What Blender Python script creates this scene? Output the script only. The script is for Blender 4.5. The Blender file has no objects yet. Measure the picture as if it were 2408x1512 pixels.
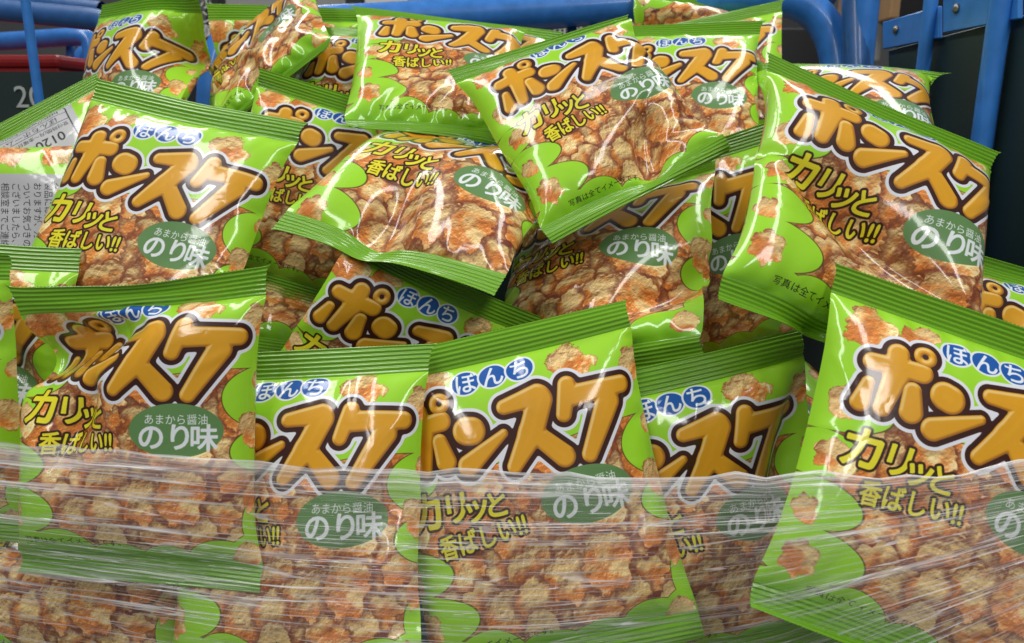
import bpy, bmesh, math, random
import numpy as np
from mathutils import Vector, Matrix
C = bpy.context.scene.collection
scene = bpy.context.scene
# ------------------------------------------------------------------ camera, world, lamps, exposure
CAM = np.array([0., 0., 1.30]); PITCH = math.radians(14.)
FWD = np.array([0., math.cos(PITCH), -math.sin(PITCH)]); DWN = np.array([0., -math.sin(PITCH), -math.cos(PITCH)])
cd = bpy.data.cameras.new('camera'); cam = bpy.data.objects.new('camera', cd); C.objects.link(cam)
cam.location = CAM; cam.rotation_euler = (math.radians(90) - PITCH, 0, 0)
cd.sensor_width = 36.; cd.lens = 18. / (1204. / 1890.); cd.clip_start = .02; cd.clip_end = 60.
cd.dof.use_dof = True; cd.dof.focus_distance = .50; cd.dof.aperture_fstop = 14.
scene.camera = cam
world = bpy.data.worlds.new('World'); scene.world = world; world.use_nodes = True
world.node_tree.nodes['Background'].inputs[0].default_value = (.86, .93, 1., 1); world.node_tree.nodes['Background'].inputs[1].default_value = .11
scene.view_settings.view_transform = 'Standard'; scene.view_settings.look = 'None'; scene.view_settings.exposure = .02; scene.view_settings.gamma = 1.
scene.cycles.transparent_max_bounces = 16
def ceiling_tube(x, y, length, watts, rz=0., z=2.95):
    l = bpy.data.lights.new('ceiling_tube_light', 'AREA'); l.shape = 'RECTANGLE'; l.size = .30; l.size_y = length; l.energy = watts; l.color = (1., .985, .95)
    o = bpy.data.objects.new('ceiling_tube_light', l); C.objects.link(o); o.location = (x, y, z); o.rotation_euler = (0, 0, rz); return o
for x, y, p in ((-1.0, -2.3, 29.), (-1.0, .3, 24.5), (-1.0, 2.9, 18.), (.75, -2.3, 29.), (.75, .3, 24.5), (.75, 2.9, 18.)): ceiling_tube(x, y, 2.4, p)
def at(px, py, depth):
    """the point that far in front of the camera, seen px right and py down on a 2408 x 1512 print of the view"""
    return CAM + depth * FWD + (px - 1204) / 1890 * depth * np.array([1., 0, 0]) + (py - 756) / 1890 * depth * DWN
# ------------------------------------------------------------------ helpers
def tag(o, label=None, cat=None, group=None, kind=None):
    for k, v in (('label', label), ('category', cat), ('group', group), ('kind', kind)):
        if v: o[k] = v
    return o
def empty(name, loc=(0, 0, 0), rot=None):
    o = bpy.data.objects.new(name, None); C.objects.link(o); o.empty_display_size = .02
    o.matrix_world = Matrix.Translation(Vector(loc)) @ (rot.to_4x4() if rot else Matrix())
    return o
def mesh_obj(name, verts, faces, mats, parent=None, uv=None, mi=None, smooth=True):
    me = bpy.data.meshes.new(name); verts = np.asarray(verts, np.float32); faces = np.asarray(faces, np.int32)
    k = faces.shape[1]
    me.vertices.add(len(verts)); me.vertices.foreach_set('co', verts.ravel())
    me.loops.add(faces.size); me.loops.foreach_set('vertex_index', faces.ravel())
    me.polygons.add(len(faces)); me.polygons.foreach_set('loop_start', np.arange(0, faces.size, k, dtype=np.int32))
    me.polygons.foreach_set('use_smooth', np.full(len(faces), smooth))
    for m in mats: me.materials.append(m)
    if mi is not None: me.polygons.foreach_set('material_index', np.asarray(mi, np.int32))
    if uv is not None: me.uv_layers.new(name='UVMap').data.foreach_set('uv', np.asarray(uv, np.float32)[faces.ravel()].ravel())
    me.update(calc_edges=True); me.validate()
    o = bpy.data.objects.new(name, me); C.objects.link(o)
    if parent: o.parent = parent
    return o
def from_bm(name, bm, mat, parent=None, smooth=False):
    me = bpy.data.meshes.new(name); bm.to_mesh(me); bm.free(); me.materials.append(mat)
    if smooth: me.shade_smooth()
    o = bpy.data.objects.new(name, me); C.objects.link(o)
    if parent: o.parent = parent
    return o
def bm_box(bm, lo, hi, bev=0., M=None):
    lo, hi = np.array(lo, float), np.array(hi, float)
    r = bmesh.ops.create_cube(bm, size=1.); vs = r['verts']
    for v in vs: v.co = Vector([(lo[i] + hi[i]) / 2 + v.co[i] * (hi[i] - lo[i]) for i in range(3)])
    if bev: 
        es = list({e for v in vs for e in v.link_edges}); g = bmesh.ops.bevel(bm, geom=es, offset=bev, segments=2, affect='EDGES', profile=.5)
        vs = list({v for f in g['faces'] for v in f.verts} | {v for v in vs if v.is_valid})
    if M is not None:
        for v in vs: v.co = M @ v.co
    return vs
def box(name, lo, hi, mat, parent=None, bev=0., M=None):
    bm = bmesh.new(); bm_box(bm, lo, hi, bev, M); return from_bm(name, bm, mat, parent)
def tube(name, pts, rad, mat, parent=None, seg=14, round_it=0):
    p = np.array(pts, float)
    for _ in range(round_it):
        q = [p[0]]
        for a, b in zip(p[:-1], p[1:]): q += [.75 * a + .25 * b, .25 * a + .75 * b]
        p = np.array(q + [p[-1]])
    t = np.gradient(p, axis=0); t /= np.linalg.norm(t, axis=1, keepdims=True)
    ref = np.array([.31, .17, .93]) if abs(t[0][2]) < .9 else np.array([1., .1, .05]); V = []; n = None
    for k in range(len(p)):
        n = ref - t[k] * (ref @ t[k]) if n is None else n - t[k] * (n @ t[k]); n /= np.linalg.norm(n); b = np.cross(t[k], n)
        for j in range(seg):
            a = 2 * math.pi * j / seg; V.append(p[k] + rad * (n * math.cos(a) + b * math.sin(a)))
    F = [[k * seg + j, k * seg + (j + 1) % seg, (k + 1) * seg + (j + 1) % seg, (k + 1) * seg + j] for k in range(len(p) - 1) for j in range(seg)]
    return mesh_obj(name, V, F, [mat], parent)
# ------------------------------------------------------------------ materials
def new_mat(name):
    m = bpy.data.materials.new(name); m.use_nodes = True; return m, m.node_tree, m.node_tree.nodes['Principled BSDF']
def plain(name, col, rough=.5, wear=.12, scale=30., metal=0., bump=.0, coat=0.):
    m, t, b = new_mat(name); N = t.nodes
    tc = N.new('ShaderNodeTexCoord'); no = N.new('ShaderNodeTexNoise'); no.inputs['Scale'].default_value = scale; no.inputs['Detail'].default_value = 5
    t.links.new(tc.outputs['Object'], no.inputs['Vector'])
    mx = N.new('ShaderNodeMix'); mx.data_type = 'RGBA'
    mx.inputs[6].default_value = (*[c * (1 - wear) for c in col], 1); mx.inputs[7].default_value = (*[min(1, c * (1 + wear)) for c in col], 1)
    t.links.new(no.outputs['Fac'], mx.inputs[0]); t.links.new(mx.outputs[2], b.inputs['Base Color'])
    mr = N.new('ShaderNodeMapRange'); mr.inputs[3].default_value = rough * .75; mr.inputs[4].default_value = min(1, rough * 1.3)
    t.links.new(no.outputs['Fac'], mr.inputs[0]); t.links.new(mr.outputs[0], b.inputs['Roughness'])
    b.inputs['Metallic'].default_value = metal; b.inputs['Coat Weight'].default_value = coat; b.inputs['Coat Roughness'].default_value = .12
    if bump:
        bp = N.new('ShaderNodeBump'); bp.inputs['Strength'].default_value = bump; bp.inputs['Distance'].default_value = .002
        t.links.new(no.outputs['Fac'], bp.inputs['Height']); t.links.new(bp.outputs[0], b.inputs['Normal'])
    return m
def film_mat(name, image=None, col=None):
    """glossy laminated film over a flat print"""
    m, t, b = new_mat(name); N = t.nodes
    if image:
        im = N.new('ShaderNodeTexImage'); im.image = image; im.interpolation = 'Cubic'; im.extension = 'EXTEND'; t.links.new(im.outputs[0], b.inputs['Base Color'])
    else: b.inputs['Base Color'].default_value = (*col, 1)
    b.inputs['Roughness'].default_value = .42; b.inputs['Specular IOR Level'].default_value = .2
    b.inputs['Coat Weight'].default_value = .9; b.inputs['Coat Roughness'].default_value = .105; b.inputs['Coat IOR'].default_value = 1.55
    tc = N.new('ShaderNodeTexCoord'); no = N.new('ShaderNodeTexNoise'); no.inputs['Scale'].default_value = 55.; no.inputs['Detail'].default_value = 2.; no.inputs['Distortion'].default_value = .4
    t.links.new(tc.outputs['Object'], no.inputs['Vector'])
    wv = N.new('ShaderNodeTexVoronoi'); wv.feature = 'DISTANCE_TO_EDGE'; wv.inputs['Scale'].default_value = 26.; wv.inputs['Randomness'].default_value = 1.
    ad = N.new('ShaderNodeVectorMath'); ad.operation = 'ADD'; sc = N.new('ShaderNodeVectorMath'); sc.operation = 'SCALE'; sc.inputs['Scale'].default_value = .03
    t.links.new(no.outputs['Color'], sc.inputs[0]); t.links.new(sc.outputs[0], ad.inputs[0]); t.links.new(tc.outputs['Object'], ad.inputs[1]); t.links.new(ad.outputs[0], wv.inputs['Vector'])
    cr = N.new('ShaderNodeMapRange'); cr.inputs[1].default_value = 0.; cr.inputs[2].default_value = .10; t.links.new(wv.outputs['Distance'], cr.inputs[0])      # faint sharp creases
    b0 = N.new('ShaderNodeBump'); b0.inputs['Strength'].default_value = .05; b0.inputs['Distance'].default_value = .0009; t.links.new(cr.outputs[0], b0.inputs['Height'])
    bp = N.new('ShaderNodeBump'); bp.inputs['Strength'].default_value = .10; bp.inputs['Distance'].default_value = .0008; t.links.new(b0.outputs[0], bp.inputs['Normal'])
    t.links.new(no.outputs['Fac'], bp.inputs['Height']); t.links.new(bp.outputs[0], b.inputs['Coat Normal']); t.links.new(bp.outputs[0], b.inputs['Normal'])
    return m
# ------------------------------------------------------------------ printed artwork (drawn here, pixel by pixel)
AW, AH, OX = 1024, 1298, 154             # print of one bag face: 150 mm x 190 mm, with a margin at each side
CW = AW + 2 * OX
def fbm(h, w, cell, seed, octv=4, gain=.55):
    r = np.random.default_rng(seed); out = np.zeros((h, w), np.float32); a = 1.; tot = 0.
    for o in range(octv):
        c = max(2., cell / 2 ** o); gh, gw = int(h / c) + 3, int(w / c) + 3
        g = r.random((gh, gw), dtype=np.float32)
        y = np.arange(h, dtype=np.float32) / c; x = np.arange(w, dtype=np.float32) / c
        yi, xi = y.astype(int), x.astype(int); fy, fx = y - yi, x - xi
        fy = (fy * fy * (3 - 2 * fy))[:, None]; fx = (fx * fx * (3 - 2 * fx))[None, :]
        g0, g1 = g[yi], g[yi + 1]
        out += a * ((g0[:, xi] * (1 - fx) + g0[:, xi + 1] * fx) * (1 - fy) + (g1[:, xi] * (1 - fx) + g1[:, xi + 1] * fx) * fy)
        tot += a; a *= gain
    return out / tot
def sst(a, b, x):
    t = np.clip((x - a) / (b - a), 0, 1); return t * t * (3 - 2 * t)
def C255(*c): return np.array(c, np.float32) / 255.
def over(img, mask, col):
    img += (np.asarray(col, np.float32) - img) * mask[..., None]
def blur(a, n):
    for _ in range(2):
        for ax in (0, 1):
            p = np.pad(a, [(n, n) if k == ax else (0, 0) for k in range(a.ndim)], mode='edge')
            c = np.cumsum(p, axis=ax, dtype=np.float64)
            c = np.concatenate([np.zeros_like(np.take(c, [0], ax)), c], axis=ax)
            hi = np.take(c, np.arange(2 * n + 1, c.shape[ax]), ax); lo = np.take(c, np.arange(0, c.shape[ax] - 2 * n - 1), ax)
            a = ((hi - lo) / (2 * n + 1)).astype(np.float32)
    return a
NB = [fbm(1400, 1400, 56 + 8 * k, 11 + k, 4, .40) for k in range(2)] + [fbm(1400, 1400, 14, 31, 3, .55), fbm(1400, 1400, 70, 77, 3, .5), fbm(1400, 1400, 4, 99, 2, .8)]
def cracker(img, cx, cy, rad, seed, stretch=1., shadow=.0, tint=1.):
    """a printed photograph of one puffed rice cracker"""
    cx += OX; r = np.random.default_rng(seed); m = int(rad * 1.75)
    x0, x1, y0, y1 = int(cx - m), int(cx + m), int(cy - m), int(cy + m)
    xa, xb, ya, yb = max(0, x0), min(CW, x1), max(0, y0), min(AH, y1)
    if xa >= xb or ya >= yb: return
    Y, X = np.mgrid[ya:yb, xa:xb].astype(np.float32)
    th = r.random() * 6.283; dx, dy = X - cx, Y - cy
    px = (dx * math.cos(th) + dy * math.sin(th)) * (.8 + .4 * r.random()) / stretch; py = (-dx * math.sin(th) + dy * math.cos(th))
    oy, ox = int(r.integers(0, 1400 - (yb - ya))), int(r.integers(0, 1400 - (xb - xa)))
    n = [q[oy:oy + yb - ya, ox:ox + xb - xa] for q in NB]
    rr = np.sqrt(px * px + py * py) / rad; ang = np.arctan2(py, px)
    lob = sum(r.normal() * .11 / (1 + .25 * k) * np.cos(k * ang + r.random() * 6.283) for k in range(2, 9))
    d = rr - (1 + lob) + (n[0] - .5) * .34 + (n[2] - .5) * .34          # <0 inside
    mask = sst(.035, -.02, d)
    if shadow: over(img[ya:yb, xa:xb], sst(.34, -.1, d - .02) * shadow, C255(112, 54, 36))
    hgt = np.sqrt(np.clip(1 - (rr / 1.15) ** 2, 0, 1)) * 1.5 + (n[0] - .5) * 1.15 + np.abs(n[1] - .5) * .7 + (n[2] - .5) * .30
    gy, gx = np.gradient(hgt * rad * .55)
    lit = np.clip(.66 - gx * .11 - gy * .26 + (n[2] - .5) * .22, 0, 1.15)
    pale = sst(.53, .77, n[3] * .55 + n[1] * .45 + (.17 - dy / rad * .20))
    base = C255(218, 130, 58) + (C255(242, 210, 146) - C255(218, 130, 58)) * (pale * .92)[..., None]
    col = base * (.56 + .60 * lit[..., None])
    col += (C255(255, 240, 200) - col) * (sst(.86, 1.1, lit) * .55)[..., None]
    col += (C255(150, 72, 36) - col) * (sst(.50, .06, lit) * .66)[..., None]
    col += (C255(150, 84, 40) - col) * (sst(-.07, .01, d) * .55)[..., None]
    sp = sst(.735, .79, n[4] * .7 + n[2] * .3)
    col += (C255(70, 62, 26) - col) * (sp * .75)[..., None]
    over(img[ya:yb, xa:xb], mask, col * tint)
def bulb(X, Y, ax, ay, ra, bx, by, rb):
    """distance to a stroke that swells from radius ra to rb"""
    dx, dy = bx - ax, by - ay; h = math.hypot(dx, dy)
    px, py = X - ax, Y - ay; t = np.clip((px * dx + py * dy) / (h * h), 0, 1)
    return np.hypot(px - t * dx, py - t * dy) - (ra + (rb - ra) * t)
_fc = {}
def type_mask(body, fat, aw, ah, place, ss=2):
    """flat lettering: glyph triangles -> coverage mask; place maps glyph units to print pixels"""
    key = (body, fat)
    if key not in _fc:
        cu = bpy.data.curves.new('lettering', 'FONT'); cu.body = body; cu.offset = fat; cu.resolution_u = 4
        ob = bpy.data.objects.new('lettering', cu); bpy.context.scene.collection.objects.link(ob)
        me = ob.evaluated_get(bpy.context.evaluated_depsgraph_get()).to_mesh(); me.calc_loop_triangles()
        v = np.array([p.co[:2] for p in me.vertices], np.float32); t = np.array([q.vertices[:] for q in me.loop_triangles], int)
        ob.to_mesh_clear(); bpy.data.objects.remove(ob); bpy.data.curves.remove(cu); _fc[key] = (v, t)
    v, t = _fc[key]; p = place(v) * ss
    buf = np.zeros((ah * ss, aw * ss), bool)
    for tri in t:
        (ax, ay), (bx, by), (cx, cy) = p[tri]
        x0, x1 = max(0, int(min(ax, bx, cx))), min(aw * ss - 1, int(max(ax, bx, cx)) + 1)
        y0, y1 = max(0, int(min(ay, by, cy))), min(ah * ss - 1, int(max(ay, by, cy)) + 1)
        if x1 < x0 or y1 < y0: continue
        X = np.arange(x0, x1 + 1)[None, :] + .5; Y = np.arange(y0, y1 + 1)[:, None] + .5
        e0 = (bx - ax) * (Y - ay) - (by - ay) * (X - ax); e1 = (cx - bx) * (Y - by) - (cy - by) * (X - bx); e2 = (ax - cx) * (Y - cy) - (ay - cy) * (X - cx)
        buf[y0:y1 + 1, x0:x1 + 1] |= ((e0 >= 0) & (e1 >= 0) & (e2 >= 0)) | ((e0 <= 0) & (e1 <= 0) & (e2 <= 0))
    return buf.reshape(ah, ss, aw, ss).mean((1, 3)).astype(np.float32)
def grow(m, r):
    """widen a mask by r pixels, soft edged"""
    out = m.copy(); R = int(math.ceil(r)) + 1; H, W = m.shape; p = np.pad(m, R)
    for dy in range(-R, R + 1):
        for dx in range(-R, R + 1):
            k = min(1., r + .5 - math.hypot(dx, dy))
            if k > 0: np.maximum(out, p[R + dy:R + dy + H, R + dx:R + dx + W] * k, out=out)
    return out
def typeset(img, body, u, y, size, rot=0., fat=.03, col=(255, 255, 255), out=None, outw=0, sx=1., slant=0., out2=None, out2w=0):
    """lettering whose first baseline point is at (u, y) (y in bag widths), size in bag widths per em"""
    c, s = math.cos(rot), math.sin(rot); S = size * AW
    n = len(body); pw = int(S * (n * 1.05 + 1)); pad = int(S)
    fx0 = OX + int(u * AW) - pad; fy0 = int(y * AW) - pad - int(max(0, s) * 0) - int(S + abs(s) * pw)
    fw, fh = pw + 2 * pad, int(2 * pad + S * 2 + 2 * abs(s) * pw)
    def place(v):
        x = (v[:, 0] * sx + v[:, 1] * slant) * S; yy = -v[:, 1] * S
        return np.stack([OX + u * AW + x * c - yy * s - fx0, y * AW + x * s + yy * c - fy0], 1)
    m = type_mask(body, 0., fw, fh, place)
    if fat: m = grow(m, fat * S)
    xa, xb, ya, yb = max(0, fx0), min(CW, fx0 + fw), max(0, fy0), min(AH, fy0 + fh)
    cut = lambda q: q[ya - fy0:yb - fy0, xa - fx0:xb - fx0]
    v = img[ya:yb, xa:xb]
    if out2 is not None: over(v, cut(grow(m, out2w)), C255(*out2))
    if out is not None: over(v, cut(grow(m, outw)), C255(*out))
    over(v, cut(m), C255(*col))
GREEN = C255(158, 220, 46); DEEP = C255(92, 158, 30)
def front_print():
    img = np.zeros((AH, CW, 3), np.float32)
    Y, X = np.mgrid[0:AH, 0:CW].astype(np.float32); U, V = (X - OX) / AW, Y / AW      # both in bag widths
    img[:] = C255(128, 62, 42)
    r = np.random.default_rng(5); spots = []
    for k in range(4000):
        u, v = r.uniform(-.18, 1.18), r.uniform(.38, 1.24)
        if all((u - a) ** 2 + (v - b) ** 2 > .100 ** 2 for a, b in spots): spots.append((u, v))
        if len(spots) > 210: break
    r.shuffle(spots)
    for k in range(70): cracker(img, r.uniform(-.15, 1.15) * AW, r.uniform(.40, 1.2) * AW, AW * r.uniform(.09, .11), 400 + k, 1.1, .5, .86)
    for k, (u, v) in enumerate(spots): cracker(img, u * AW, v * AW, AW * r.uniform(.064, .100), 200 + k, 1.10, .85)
    # green ground: above, and in scallops round the cracker picture
    g = (V - (.44 + .03 * np.sin(U * 5))) * 1.
    for cu, cv, ru, rv in ((-.02, .47, .20, .085), (1.02, .52, .17, .12), (-.03, .635, .145, .080), (-.04, .80, .205, .085), (.02, .965, .20, .092),
                           (.225, 1.135, .13, .110), (.44, 1.165, .115, .085), (.64, 1.165, .11, .085), (.83, 1.15, .12, .10), (1.03, 1.0, .11, .12),
                           (1.02, .72, .14, .085), (.05, 1.15, .2, .12), (.98, 1.16, .14, .13)):
        g = np.minimum(g, (np.sqrt(((U - cu) / ru) ** 2 + ((V - cv) / rv) ** 2) - 1) * min(ru, rv))
    g = np.minimum(g, 1.145 - V + 0 * U)
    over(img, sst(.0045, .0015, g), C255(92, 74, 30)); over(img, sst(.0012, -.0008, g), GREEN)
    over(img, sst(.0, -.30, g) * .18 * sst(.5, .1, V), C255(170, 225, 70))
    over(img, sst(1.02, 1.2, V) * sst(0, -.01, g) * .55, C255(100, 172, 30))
    for k, (u, v, s, st) in enumerate(((.055, .165, .078, 1.), (.225, .155, .062, 1.25), (.735, .180, .078, 1.1), (.955, .235, .070, .9), (.02, .455, .058, .9), (.035, .640, .066, .95),
                                       (.965, .640, .066, .9), (.985, .90, .060, .9), (.02, .99, .060, 1.1), (.93, 1.125, .058, .9), (-.01, .83, .05, .9), (1.0, .455, .04, 1.))):
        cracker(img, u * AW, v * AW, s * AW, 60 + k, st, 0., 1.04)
    # maker's ovals
    for k, (u, v, ch) in enumerate(((.350, .168, 'ぼ'), (.452, .163, 'ん'), (.554, .160, 'ち'))):
        du, dv = U - u, V - v; e = np.hypot((du * .97 - dv * .10) / .050, (dv + du * .12) / .044)
        over(img, sst(1.16, 1.10, e), C255(232, 236, 242)); over(img, sst(1.0, .95, e), C255(24, 88, 170))
        typeset(img, ch, u - .041, v + .032, .084, 0., .022, (234, 238, 244))
    # the big rounded logo
    P0, EX, EY = np.array([429., 36.]), np.array([1425., 286.]), np.array([-737., 1753.]) / 1.267
    Mi = np.linalg.inv(np.stack([EX, EY], 1)); sc = 1 / 1640.
    def q(x, y): w = Mi @ (np.array([x, y]) - P0); return w[0] * .865 + .040, w[1] + .008
    def q2(x, y): x -= 1088; y -= 487; return .462 + (1795 * x - 424 * y) / 3401801, .168 + (424 * x + 1795 * y) / 3401801
    strokes = [(q(*a[:2]), a[2] / 1290, q(*b[:2]), b[2] / 1290, f) for a, b, f in (((325, 442, 40), (596, 484, 46), 0), ((484, 396, 48), (446, 500, 52), 1), ((446, 500, 52), (338, 662, 38), 1),
               ((282, 545, 28), (222, 640, 42), 0), ((520, 572, 38), (494, 672, 50), 0))]
    strokes += [(q2(*a[:2]), a[2] / 1844, q2(*b[:2]), b[2] / 1844, f) for a, b, f in (((908, 850, 92), (940, 850, 92), 0), ((925, 1070, 72), (1150, 862, 30), 0), ((1150, 694, 50), (1370, 612, 74), 0),
               ((1388, 640, 84), (1330, 860, 84), 1), ((1330, 860, 84), (1225, 1070, 50), 1), ((1405, 895, 64), (1550, 1000, 72), 1), ((1565, 548, 62), (1545, 735, 52), 0),
               ((1610, 612, 70), (1930, 528, 60), 1), ((1835, 640, 80), (1715, 985, 54), 1))]
    xa, xb, ya, yb = 0, CW, int(.14 * AW), int(.62 * AW)
    x_, y_ = U[ya:yb, xa:xb], V[ya:yb, xa:xb]; d = np.full(x_.shape, 9., np.float32)
    for (au, av), ra, (bu, bv), rb, f in strokes:
        s = bulb(x_, y_, au, av, ra, bu, bv, rb)
        if f: k = .010; h = np.clip(.5 + .5 * (d - s) / k, 0, 1); d = d + (s - d) * h - k * h * (1 - h)
        else: d = np.minimum(d, s)
    ru, rv = q(640, 398); ring = np.hypot(x_ - ru, y_ - rv); d = np.minimum(d, ring - .038)
    d = np.maximum(d, .0105 - ring)
    gy, gx = np.gradient(d * AW); face = -(gx * .55 + gy * .83)
    v = img[ya:yb, xa:xb]; px = 1. / AW
    over(v, sst(.0305, .029, d), C255(228, 231, 240)); over(v, sst(.0185, .017, d), C255(58, 27, 20))
    over(v, sst(.001, -.0008, d), C255(222, 160, 34))
    ins = sst(.0005, -.0008, d)
    over(v, ins * sst(-.0125, -.001, d) * sst(.25, -.35, face) * .75, C255(142, 84, 26))
    over(v, ins * sst(-.016, -.009, d) * sst(-.001, -.006, d) * sst(.05, .75, face) * .8, C255(246, 214, 150))
    over(v, ins * sst(-.028, -.05, d) * .25, C255(236, 178, 50))
    # the cry and the flavour badge
    Yl, Dk = (232, 222, 44), (52, 30, 14)
    for body, u, y, s, rot, sl in (('カ', .035, .645, .150, -.05, .10), ('リ', .165, .632, .118, -.03, .10), ('ッ', .240, .640, .108, .0, .1), ('と', .318, .640, .098, .02, .06)):
        typeset(img, body, u, y, s, rot, .034, Yl, Dk, 9.0, 1., sl)
    typeset(img, '香ばしい!!', .135, .752, .088, -.10, .030, Yl, Dk, 8.5, .82, .06)
    du, dv = U - .690, V - .640; e = np.hypot(du / .168, dv / .100)
    over(img, sst(1.0, .985, e), C255(98, 138, 82))
    typeset(img, 'あまから醤油', .578, .615, .0405, 0., .016, (226, 232, 232), None, 0, .93)
    typeset(img, 'のり', .553, .702, .104, 0., .030, (228, 233, 236), None, 0, .98)
    typeset(img, '味', .738, .704, .102, 0., .030, (228, 233, 236))
    typeset(img, '写真は全てイメージです。', .075, 1.098, .034, -.02, .012, (22, 26, 14))
    return img
def back_print():
    img = np.zeros((AH, CW, 3), np.float32); Y, X = np.mgrid[0:AH, 0:CW].astype(np.float32); U, V = (X - OX) / AW, Y / AW
    img[:] = GREEN
    for k, (v, s) in enumerate(((.20, .062), (.42, .07), (.66, .06), (.90, .07), (1.1, .06))):
        cracker(img, .07 * AW, v * AW, s * AW * 1.25, 160 + k, 1.); cracker(img, .965 * AW, (v + .05) * AW, s * AW, 170 + k, 1.)
    def box(u0, u1, v0, v1, r):
        a = np.maximum(np.abs(U - (u0 + u1) / 2) - (u1 - u0) / 2 + r, 0); b = np.maximum(np.abs(V - (v0 + v1) / 2) - (v1 - v0) / 2 + r, 0)
        return np.hypot(a, b) - r
    over(img, sst(.001, -.001, box(.20, .87, .02, 1.25, .03)), C255(188, 189, 192))
    b = box(.24, .84, .80, 1.135, .04); over(img, sst(.004, .003, np.abs(b)), C255(36, 36, 40))
    K = (30, 30, 34)
    y = .19
    for t in ('名称 米菓', '原材料名 コーン、植物油脂、', 'しょうゆ、砂糖、のり、食塩', '●コーンは遺伝子組み換え', '分別管理しております。', '製品には万全を期して', 'おりますが、万一製品に', 'ついてお気づきの点が', 'ございましたら、お客様', '相談室までご連絡いただ', 'きます。'):
        typeset(img, t, .25, y, .046, 0, .008, K, None, 0, .95); y += .055
    typeset(img, 'お客様相談室', .36, .865, .058, 0, .018, K)
    typeset(img, '0120-523-32', .30, .940, .082, 0, .016, K)
    typeset(img, '受付時間(月〜金曜日9:00〜17:00)', .255, .990, .031, 0, .008, K)
    for vv in (1.008, 1.070): over(img, ((np.abs(V - vv) < .0018) & (U > .24) & (U < .84)).astype(np.float32), C255(*K))
    typeset(img, 'ぼんちホームページ', .30, 1.054, .050, 0, .010, K)
    typeset(img, 'http://www.bonchi.co.jp', .28, 1.115, .050, 0, .008, K)
    return img
def to_image(name, arr):
    im = bpy.data.images.new(name, arr.shape[1], arr.shape[0], alpha=False)
    px = np.ones((arr.shape[0], arr.shape[1], 4), np.float32); px[..., :3] = np.clip(arr[::-1], 0, 1)
    im.pixels.foreach_set(px.ravel()); im.update(); im.pack(); return im
# ------------------------------------------------------------------ filled film bags: inflate each one between its four corners and pack them
BAG_W, BAG_H, SEAL = .150, .190, .0165
def normals(P):
    du = np.empty_like(P); dv = np.empty_like(P)
    du[:, :, :, 1:-1] = P[:, :, :, 2:] - P[:, :, :, :-2]; du[:, :, :, 0] = P[:, :, :, 1] - P[:, :, :, 0]; du[:, :, :, -1] = P[:, :, :, -1] - P[:, :, :, -2]
    dv[:, :, 1:-1] = P[:, :, 2:] - P[:, :, :-2]; dv[:, :, 0] = P[:, :, 1] - P[:, :, 0]; dv[:, :, -1] = P[:, :, -1] - P[:, :, -2]
    n = np.cross(dv, du); n /= np.linalg.norm(n, axis=-1, keepdims=True) + 1e-12
    return n
def pull(P, ax, step, L0, kst, kco):
    """move pairs of points step apart along an axis back to their length L0 (film does not stretch, but folds)"""
    n = P.shape[ax]
    for par in range(2 * step):
        if par % step != par and step == 1 and par > 1: break
        i = np.arange(n - step); i = i[(i // step) % 2 == (par // step if step > 1 else par)]
        if step > 1: i = i[i % step == par % step]
        if not len(i): continue
        ia = [slice(None)] * P.ndim; ib = list(ia); ia[ax] = i; ib[ax] = i + step; ia, ib = tuple(ia), tuple(ib)
        d = P[ib] - P[ia]; l = np.sqrt((d * d).sum(-1, keepdims=True)) + 1e-9
        e = (l - L0) / l; e = np.where(e > 0, e * kst, e * kco); d *= .5 * e
        P[ia] += d; P[ib] -= d
def shear(P, L0, k):
    for oy in (0, 1):
        a = P[:, :, oy:-1:2, :-1]; b = P[:, :, oy + 1::2, 1:]
        for A, Bq in ((P[:, :, oy:-1:2, :-1], P[:, :, oy + 1::2, 1:]), (P[:, :, oy:-1:2, 1:], P[:, :, oy + 1::2, :-1])):
            d = Bq - A; l = np.sqrt((d * d).sum(-1, keepdims=True)) + 1e-9; e = np.maximum(l - L0, 0) / l * k + np.minimum(l - L0, 0) / l * k * .15
            d *= .25 * e
            A += d; Bq -= d
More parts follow.
